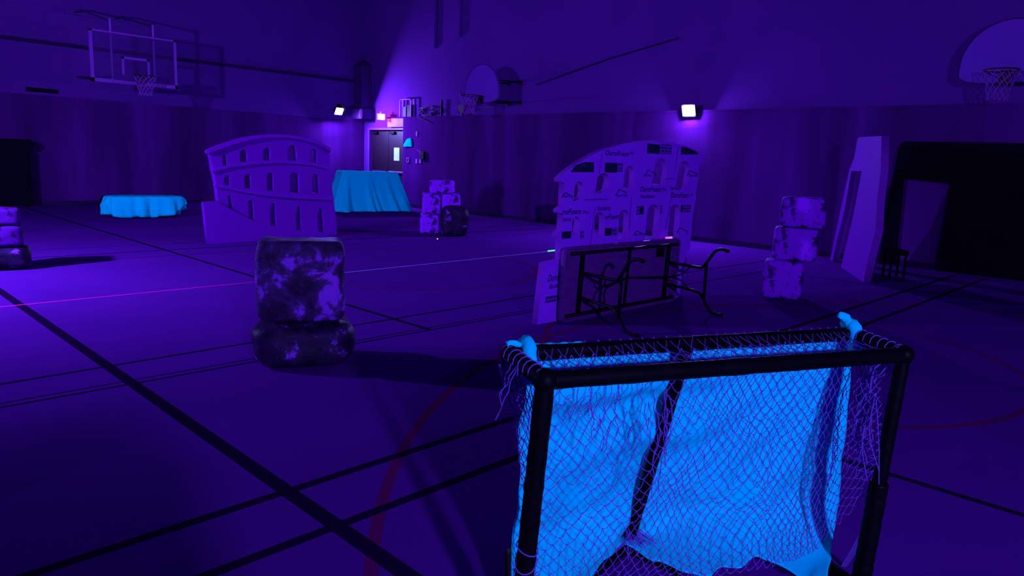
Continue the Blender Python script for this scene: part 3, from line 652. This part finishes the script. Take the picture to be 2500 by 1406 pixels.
# ------------------------------------------------------------------ draped goal in the far corner
A=V((10.30,16.62,0)); Bq=V((12.55,16.30,0)); u_=nrm(Bq-A); w_=V((-u_.y,u_.x,0))
t=thing('goal',(11.4,16.9,0),'goal frame under the blue cloth in the far corner by the door','goal')
ta=atP(838,417,A+w_*.35,w_); tb=atP(968,417,A+w_*.35,w_); zt=ta.z-.03
ta.z=tb.z=zt
fa=A+u_*.25+w_*.15; fb=Bq-u_*.25+w_*.15
for a,b_ in ((fa,ta),(fb,tb),(fa+w_*.8,ta+w_*.3),(fb+w_*.8,tb+w_*.3)):
    bm=B(); tube(bm,[V((a.x,a.y,.03)),b_],.025,8); obj('post',bm,'black',t)
for a,b_ in ((ta,tb),(ta+w_*.3,tb+w_*.3)):
    bm=B(); tube(bm,[a,b_],.025,8); obj('crossbar',bm,'black',t)
bm=B(); tube(bm,[V((fa.x,fa.y,.03)),V((fa.x,fa.y,.03))+w_*.8,V((fb.x,fb.y,.03))+w_*.8,V((fb.x,fb.y,.03))],.025,8); obj('base_bar',bm,'black',t)
bm=B(); rows=[]; n=120; m_=26
tA=ta+u_*-.03+w_*-.03+V((0,0,.03)); tB=tb+u_*.03+w_*-.03+V((0,0,.03))
bA=A+V((0,0,.01)); bB=Bq+V((0,0,.01))
# one sheet: hangs down the back, over the top, down the front
def frow(v):        # v 0 top .. 1 bottom of the front
    r=[]
    for i in range(n+1):
        s=i/n; top_=tA.lerp(tB,s); bot=bA.lerp(bB,s)
        fl_=v**1.15
        p=top_.lerp(bot,v)
        am=.14*fl_*(.4+.6*v)
        # three broad hanging folds plus gathered ends
        fold = (max(0,math.cos((s-.10-.03*v)*2*PI*3.1))**3)*1.0 + .6*max(0,math.cos((s-.47-.10*v)*2*PI*2.0))**10 + .8*math.exp(-((s-.93)/.05)**2)+.9*math.exp(-((s-.07)/.05)**2)
        fold -= .5*math.exp(-((s-.53-.06*v)/.03)**2)*1.2
        puff = .25*math.sin(s*31+v*5)*max(0,v-.75)*2
        p = p - w_*(am*(fold+puff)) + w_*(.04*math.sin(v*PI))
        r.append(p)
    return r
back=[ta+u_*-.03+w_*.33+V((0,0,.03)), tb+u_*.03+w_*.33+V((0,0,.03))]
for z in (.05,.5,.85): rows.append([back[0].lerp(back[1],i/n)+w_*(.25*(1-z))+V((0,0,-(zt)*(1-z))) for i in range(n+1)])
rows.append([back[0].lerp(back[1],i/n) for i in range(n+1)])
for k in range(m_+1): rows.append(frow(k/m_))
grid(bm,rows); o=cloth_obj('cloth_sheet',bm); tag(o,'large bright blue cloth draped over the far goal by the door','cloth')
# side flap on the left
bm=B(); rows=[]
for k in range(9):
    v=k/8; f0=rows; a_=frow(v)[0]; b2=back[0]+w_*(.0)+V((0,0,0)); 
    bb=b2.lerp(A+w_*.95+u_*-.02,v); r=[]
    for i in range(13):
        s=i/12; p=a_.lerp(bb,s)-u_*(.05*math.sin(s*12)*v+.10*math.sin(PI*s)*v); r.append(p)
    rows.append(r)
grid(bm,rows); fl=cloth_obj('side_flap',bm,parent=o)
# ------------------------------------------------------------------ foreground goal
a=V((1.46,1.28,.9)); b=V((2.67,.71,.9)); c=V((1.575,1.535,.90)); d=V((2.86,.945,.90))
u=nrm(b-a); w=nrm(V((-u.y,u.x,0)))
fA=V((1.425,1.315,.0)); fB=V((2.615,.735,.0)); mt=c.lerp(d,.47); mf=V((2.21,1.47,.025))
cl=V((1.80,1.66,.025))+w*.09; dr=V((2.84,1.17,.025))+w*.09
t=thing('goal',(2.1,1.2,0),'black taped pipe goal with torn net in the foreground','goal')
def wrapped(nm,p,q,r,seed,seg=40,extra=None):
    p,q=V(p),V(q); rnd=random.Random(seed); pts=[p.lerp(q,i/seg) for i in range(seg+1)]
    rs=[r*(1+.07*noise.noise(V((i*.45,seed,0)))+(.05 if rnd.random()<.12 else 0)) for i in range(seg+1)]
    bm=B(); tube(bm,pts,rs,14); return obj(nm,bm,'black',t,True)
wrapped('crossbar',a-u*.012,b+u*.012,.0265,1); wrapped('back_crossbar',c,d,.026,2)
wrapped('side_bar',a,c,.026,3,14); wrapped('side_bar',b,d,.026,4,14)
wrapped('post',V((fA.x,fA.y,.002)),a,.0285,5); 
fm=V((fB.x,fB.y,.002)).lerp(b,.46)
wrapped('post',fm,b,.0235,6); wrapped('post_sleeve',V((fB.x,fB.y,.002)),fm+V((0,0,.02)),.032,7)
wrapped('centre_bar',mf,mt,.0225,8)
wrapped('back_base_bar',cl,dr,.024,9); wrapped('side_base_bar',V((fA.x,fA.y,.027)),cl,.024,10,14); wrapped('side_base_bar',V((fB.x,fB.y,.027)),dr,.024,11,14)
for k,(p,r) in enumerate(((a,.036),(b,.034),(c,.032),(d,.032))):
    bm=B(); ell(bm,p,(r,r,r),16,10); obj('corner_joint',bm,'black',t,True)
e1=atz(1415,1425,.022); e2=atz(1660,1396,.022)
for k,(e,kk) in enumerate(((e1,12),(e2,13))):
    wrapped('foot_brace',mf,e,.020,kk,16)
# --- net surface. s: 0 left post .. 1 right post around the back, v: 0 top .. 1 bottom
Lp=[(0.0,a+V((0,0,-.0)),V((fA.x,fA.y,.04))),(.16,c,V((1.65,1.50,.03))),(.84,d,V((2.68,.93,.07))),(1.0,b,V((2.63,.73,.42)))]
def nets(s,v):
    for (s0,t0,b0),(s1,t1,b1) in zip(Lp,Lp[1:]):
        if s<=s1 or s1==1.0:
            f=(s-s0)/(s1-s0); T=t0.lerp(t1,f); Bb=b0.lerp(b1,f); break
    back=max(0,min(1,(s-.14)/.1))*max(0,min(1,(.86-s)/.1))
    p=T.lerp(Bb,v)
    # slack: belly toward the viewer in the lower middle, sag between the fixing points
    p=p-w*(.055*back+.09*back*math.sin(PI*v)*(.6+.4*math.sin(s*6)))
    side_=(1-back); p=p+u*((.03 if s<.5 else -.07)*side_*math.sin(PI*v)*math.sin(PI*min(1,max(0,(s if s<.5 else 1-s)/.16))))
    sag=.018*math.sin(PI*(s-.16)/.34)**2*(s>.16)*(s<.5)+.022*math.sin(PI*(s-.5)/.34)**2*(s>=.5)*(s<.84)
    p.z-=sag*math.sin(PI*min(1,v*1.4)/1.0)*.9 if v<.72 else 0
    q=p*4.5; p=p+V((noise.noise(q),noise.noise(q+V((9,0,0))),noise.noise(q+V((0,9,0)))))*.034*math.sin(PI*min(1,max(0,v)))**.5
    p.z=max(p.z,.004)
    return p
NS,NV=47,34
def sag_edge(bm,p,q,r,amt,rnd):
    m=(p+q)/2; m=m+V((rnd.uniform(-1,1),rnd.uniform(-1,1),-1.2-rnd.random()))*amt
    m.z=max(m.z,.004)
    tube(bm,[p,p.lerp(m,.55)+(m-p.lerp(q,.5))*.2,m.lerp(q,.45)+(m-p.lerp(q,.5))*.2,q],r,4,cap=False)
bm=B(); rnd=random.Random(11); P={}; used=set()
for i in range(NS*2+1):
    for j in range(NV+1):
        if (i+j)%2==0:
            s=i/(NS*2); v=j/NV
            s+=rnd.uniform(-.0022,.0022)+.012*math.sin(v*5+s*14)*math.sin(PI*s); v2=min(1,max(0,v+rnd.uniform(-.006,.006)+.02*math.sin(s*17)*math.sin(PI*v)))
            P[i,j]=nets(min(1,max(0,s)),v2)
holes=[(.29,.13,.04,.06),(.37,.14,.045,.09),(.46,.30,.02,.05),(.60,.62,.03,.05),(.235,.52,.018,.05)]
def in_hole(i,j):
    s=i/(NS*2); v=j/NV
    return any(((s-a_)/ra)**2+((v-b_)/rb)**2<1 for a_,b_,ra,rb in holes)
for (i,j),p in P.items():
    for di in (-1,1):
        q=P.get((i+di,j+1))
        if q is None or in_hole(i+di*.5,j+.5): continue
        sag_edge(bm,p,q,.00125,.0035,rnd); used.add((i,j)); used.add((i+di,j+1))
for k_ in sorted(used): ell(bm,P[k_],(.0026,.0026,.0026),5,4)
obj('net',bm,'net',t)
# loose torn threads and tangles
bm=B(); rnd=random.Random(21)
def thread(p,l,r=.0017,drift=.35):
    pts=[V(p)]; dr_=V((rnd.uniform(-1,1),rnd.uniform(-1,1),0))*drift*.02
    n=7
    for k in range(n): pts.append(pts[-1]+V((rnd.uniform(-1,1)*.009,rnd.uniform(-1,1)*.009,-l/n))+dr_*.3)
    for q_ in pts: q_.z=max(q_.z,.004)
    tube(bm,smoothpath(pts,2),r,4)
for k in range(24):
    s=rnd.uniform(.25,.40); p=nets(s,rnd.uniform(.02,.22)); thread(p-w*.01,rnd.uniform(.04,.16),.0014,.9)
for k in range(10): p=nets(rnd.uniform(.385,.42),rnd.uniform(.05,.3)); thread(p-w*.02,rnd.uniform(.1,.25))
for k in range(5): p=nets(.5,.2); ell(bm,nets(.27+.012*k,.08),(.007,.006,.009),6,5)
# tangle hanging at the right rear corner
for k in range(30):
    f=rnd.uniform(.25,.95); p=d.lerp(b,f); q_=p+V((0,0,-.02)); e=d.lerp(b,.45+.25*rnd.random())+V((0,0,-rnd.uniform(.12,.2)))-u*.05
    g2=e+V((rnd.uniform(-.03,.03),rnd.uniform(-.03,.03),-rnd.uniform(.1,.35)))
    tube(bm,smoothpath([q_,(q_+e)/2+V((rnd.uniform(-.03,.03),rnd.uniform(-.03,.03),rnd.uniform(-.02,.02))),e,g2],4),.0018,4)
for k in range(9):
    e=d.lerp(b,.75)+V((0,0,-.16))-u*.04; g2=fm+V((rnd.uniform(-.05,.02),rnd.uniform(-.02,.04),rnd.uniform(-.02,.1)))
    tube(bm,smoothpath([e,(e+g2)/2+V((rnd.uniform(-.05,.03),rnd.uniform(-.03,.05),0)),g2],5),.0018,4)
# lower right edge rope pulled up to the post
for k in range(5):
    e=atP(2040+k*2,1406,nets(.84,.9),w); tube(bm,smoothpath([fm+V((-.01,0,.02)),fm.lerp(e,.5)+u*.02+V((0,0,-.01*k)),e],6),.002,4)
# threads hanging outside the left corner
for k in range(6):
    p=a.lerp(c,rnd.uniform(.3,1))-u*.03; thread(p,rnd.uniform(.06,.22),.0014,.8)
for k,(px,py) in enumerate(((1228,1004),(1246,1045),(1250,985))):
    e=atP(px,py,c-u*.03,w); tube(bm,smoothpath([c-u*.035+V((0,0,-.03)),c.lerp(e,.5)-u*.01,e+u*.02+V((0,0,.02)),e],4),.0028,4)
# wraps round the left post
for z in (.27,.31,.345,.39,.20,.225):
    pc=fA.lerp(a,z/.9); pc.z=z; tilt_=rnd.uniform(-.02,.02)
    tube(bm,[pc+V((math.cos(x)*.032,math.sin(x)*.032,tilt_*math.cos(x)+.012*math.sin(x))) for x in [2*PI*i/14 for i in range(14)]],.0022,4,closed=True)
for k in range(26):
    x=rnd.uniform(-.12,.14); e=mf+u*x+w*rnd.uniform(-.10,.05); e.z=.03+.012*rnd.random(); q_=mf+u*rnd.uniform(-.02,.02)+V((0,0,.07+.04*rnd.random()))-w*.02
    tube(bm,smoothpath([q_,(q_+e)/2+u*rnd.uniform(-.02,.02)-w*.02,e],3),.0019,4)
obj('torn_threads',bm,'net',t,kind='stuff')
# net over the top
bm=B(); rnd=random.Random(31); P={}
NT=30; NR=4
for i in range(NT*2+1):
    for j in range(NR+1):
        if (i+j)%2==0:
            s=i/(NT*2); v=j/NR; f=a.lerp(b,s); g_=c.lerp(d,s); p=f.lerp(g_,v*1.05-.02)+V((0,0,.029 if v in (0,1) else .012-.02*math.sin(PI*v)*(.6+.4*math.sin(s*9))))
            p=p+u*(.035*(v-.5)+.012*math.sin(v*4+s*20)+rnd.uniform(-.003,.003))
            P[i,j]=p
for (i,j),p in P.items():
    for di in (-1,1):
        q_=P.get((i+di,j+1))
        if q_ is not None: sag_edge(bm,p,q_,.0014,.002,rnd)
# loops over the side bars
for pa,pb in ((a,c),(b,d)):
    for k in range(7):
        pc=pa.lerp(pb,(k+.5)/7); ax=nrm(pb-pa); sd=ax.cross(UZ)
        tube(bm,[pc+sd*(.029*math.cos(x))+UZ*(.029*math.sin(x))+ax*(.012*math.cos(x*.5)) for x in [2*PI*i/12 for i in range(12)]],.0017,4,closed=True)
obj('top_net',bm,'net',t)
# --- cloth hung behind the centre bar
bm=B(); rows=[]; n=150; mrow=90
nS=nrm(V((0,0,0))+ (mf-mt).cross(u)); 
if nS.dot(w)<0: nS=-nS
def SP(x,y,off): return atP(x,y,mt+nS*off,nS)
topE=[(1285,868),(1300,878),(1340,884),(1500,876),(1690,862),(1850,848),(1950,838),(2010,826),(2050,818),(2085,815)]
botE=[(1246,1450),(1330,1470),(1400,1440),(1440,1404),(1480,1372),(1525,1345),(1560,1354),(1600,1372),(1660,1390),(1720,1397),(1780,1389),(1830,1371),(1855,1366),(1890,1379),(1925,1388),(1960,1404),(1990,1425),(2026,1440)]
for k in range(mrow+1):
    v=k/mrow; r_=[]
    for i in range(n+1):
        s=i/n; X1=1285+(2085-1285)*s; X2=1246+(2026-1246)*s
        yt=interp(X1,topE); yb=interp(X2,botE)
        x=X1+(X2-X1)*v; y=yt+(yb-yt)*v
        off=.045
        q1=SP(x,y,off)
        # diagonal swags from the upper right knot to the lower left, soft horizontal folds on the left
        c0_=V((0,0,H)); dd=ray(x,y); t1=(q1-c0_).length
        tv=(atP(x,y,mt+w*.05,w)-c0_).length; g1=min(1,max(0,(s-.42)/.38)); g2=min(1,max(0,(.22-s)/.2)); g1=max(g1*g1*(3-2*g1),g2*g2*(3-2*g2)); t1=t1+(tv-t1)*g1
        t2=(atz(x,y,.065)-c0_).length; kk_=.10+.30*min(1,abs(s-.36)/.2)
        hh=max(kk_-abs(t1-t2),0)/kk_; q1=c0_+dd.normalized()*(min(t1,t2)-hh*hh*kk_*.25)
        R_=math.hypot((1-s)*1.2, v*.95); th=math.atan2(v*.95,(1-s)*1.2+1e-6)
        sw=.019*math.sin(th*19+2.5*R_)*min(1,R_*R_*2.2)
        bell=-.05*math.sin(PI*v)*math.sin(PI*s)
        lf=.012*math.sin(v*26+s*5)*math.exp(-((s-.2)/.25)**2)
        fl_=(.02*math.sin(s*40)+.012*math.sin(s*67+1))*max(0,v-.8)*3
        wr=.016*noise.noise(V((s*9,v*7,1)))+.004*noise.noise(V((s*26,v*22,4)))
        p=q1+nS*(sw+bell*.4+lf+fl_+wr); 
        if p.z<.006: p.z=.006
        r_.append(p)
    rows.append(r_)
grid(bm,rows)
o=cloth_obj('cloth_sheet',bm,th=.002); tag(o,'bright blue cloth hung behind the net of the foreground goal','cloth')
# knots over the back corners and the strip lying on the bar
def knot(c_,pts,rs):
    bm=B(); P=smoothpath(pts,5); 
    R=[interp(i/(len(P)-1),[(k/(len(rs)-1),x) for k,x in enumerate(rs)]) for i in range(len(P))]
    tube(bm,P,R,12)
    for v_ in bm.verts: v_.co+=V((noise.noise(v_.co*60),noise.noise(v_.co*60+V((5,0,0))),noise.noise(v_.co*60+V((0,5,0)))))*.008
    return obj('knot',bm,'cloth',o,True)
cc=c+u*.055
knot(cc,[cc-w*.035+V((0,0,-.07)),cc-w*.037+V((0,0,-.01)),cc-w*.01+V((0,0,.036)),cc+w*.03+V((0,0,.02)),cc+w*.04+V((0,0,-.05))],[.030,.026,.022,.02,.02])
knot(cc,[cc+V((0,0,.03))-u*.02,cc-u*.05+V((0,0,.034)),cc-u*.065+V((0,0,.03))],[.012,.007,.012])
cc=d-u*.02
knot(cc,[cc-w*.038+V((0,0,-.10)),cc-w*.036+V((0,0,-.01)),cc-w*.01+V((0,0,.040)),cc+w*.035+V((0,0,.028))],[.032,.026,.024,.018])
knot(cc,[cc+V((0,0,.035)),cc-u*.02+V((0,0,.055)),cc-u*.045+V((0,0,.072)),cc-u*.06+V((0,0,.066))],[.018,.017,.016,.006])
bm=B(); rows=[]
for i in range(25):
    s=i/24; p=c+u*(.08+.19*s); wd=.022*(1-s)**.6+.001
    rows.append([p+w*(.012)+V((0,0,.0275))+w*(wd*(k-1.5)/1.5)+V((0,0,-.006*abs(k-1.5)+.002*math.sin(i))) for k in range(4)])
grid(bm,rows); fl2=cloth_obj('cloth_strip',bm,parent=o)
# ------------------------------------------------------------------ world and colour
w0=bpy.data.worlds.new('world'); S.world=w0; w0.use_nodes=True
w0.node_tree.nodes['Background'].inputs[0].default_value=(.002,.001,.008,1); w0.node_tree.nodes['Background'].inputs[1].default_value=1
S.view_settings.view_transform='Standard'; S.view_settings.look='None'; S.view_settings.gamma=1; S.view_settings.use_curve_mapping=False
S.view_settings.exposure=0.0
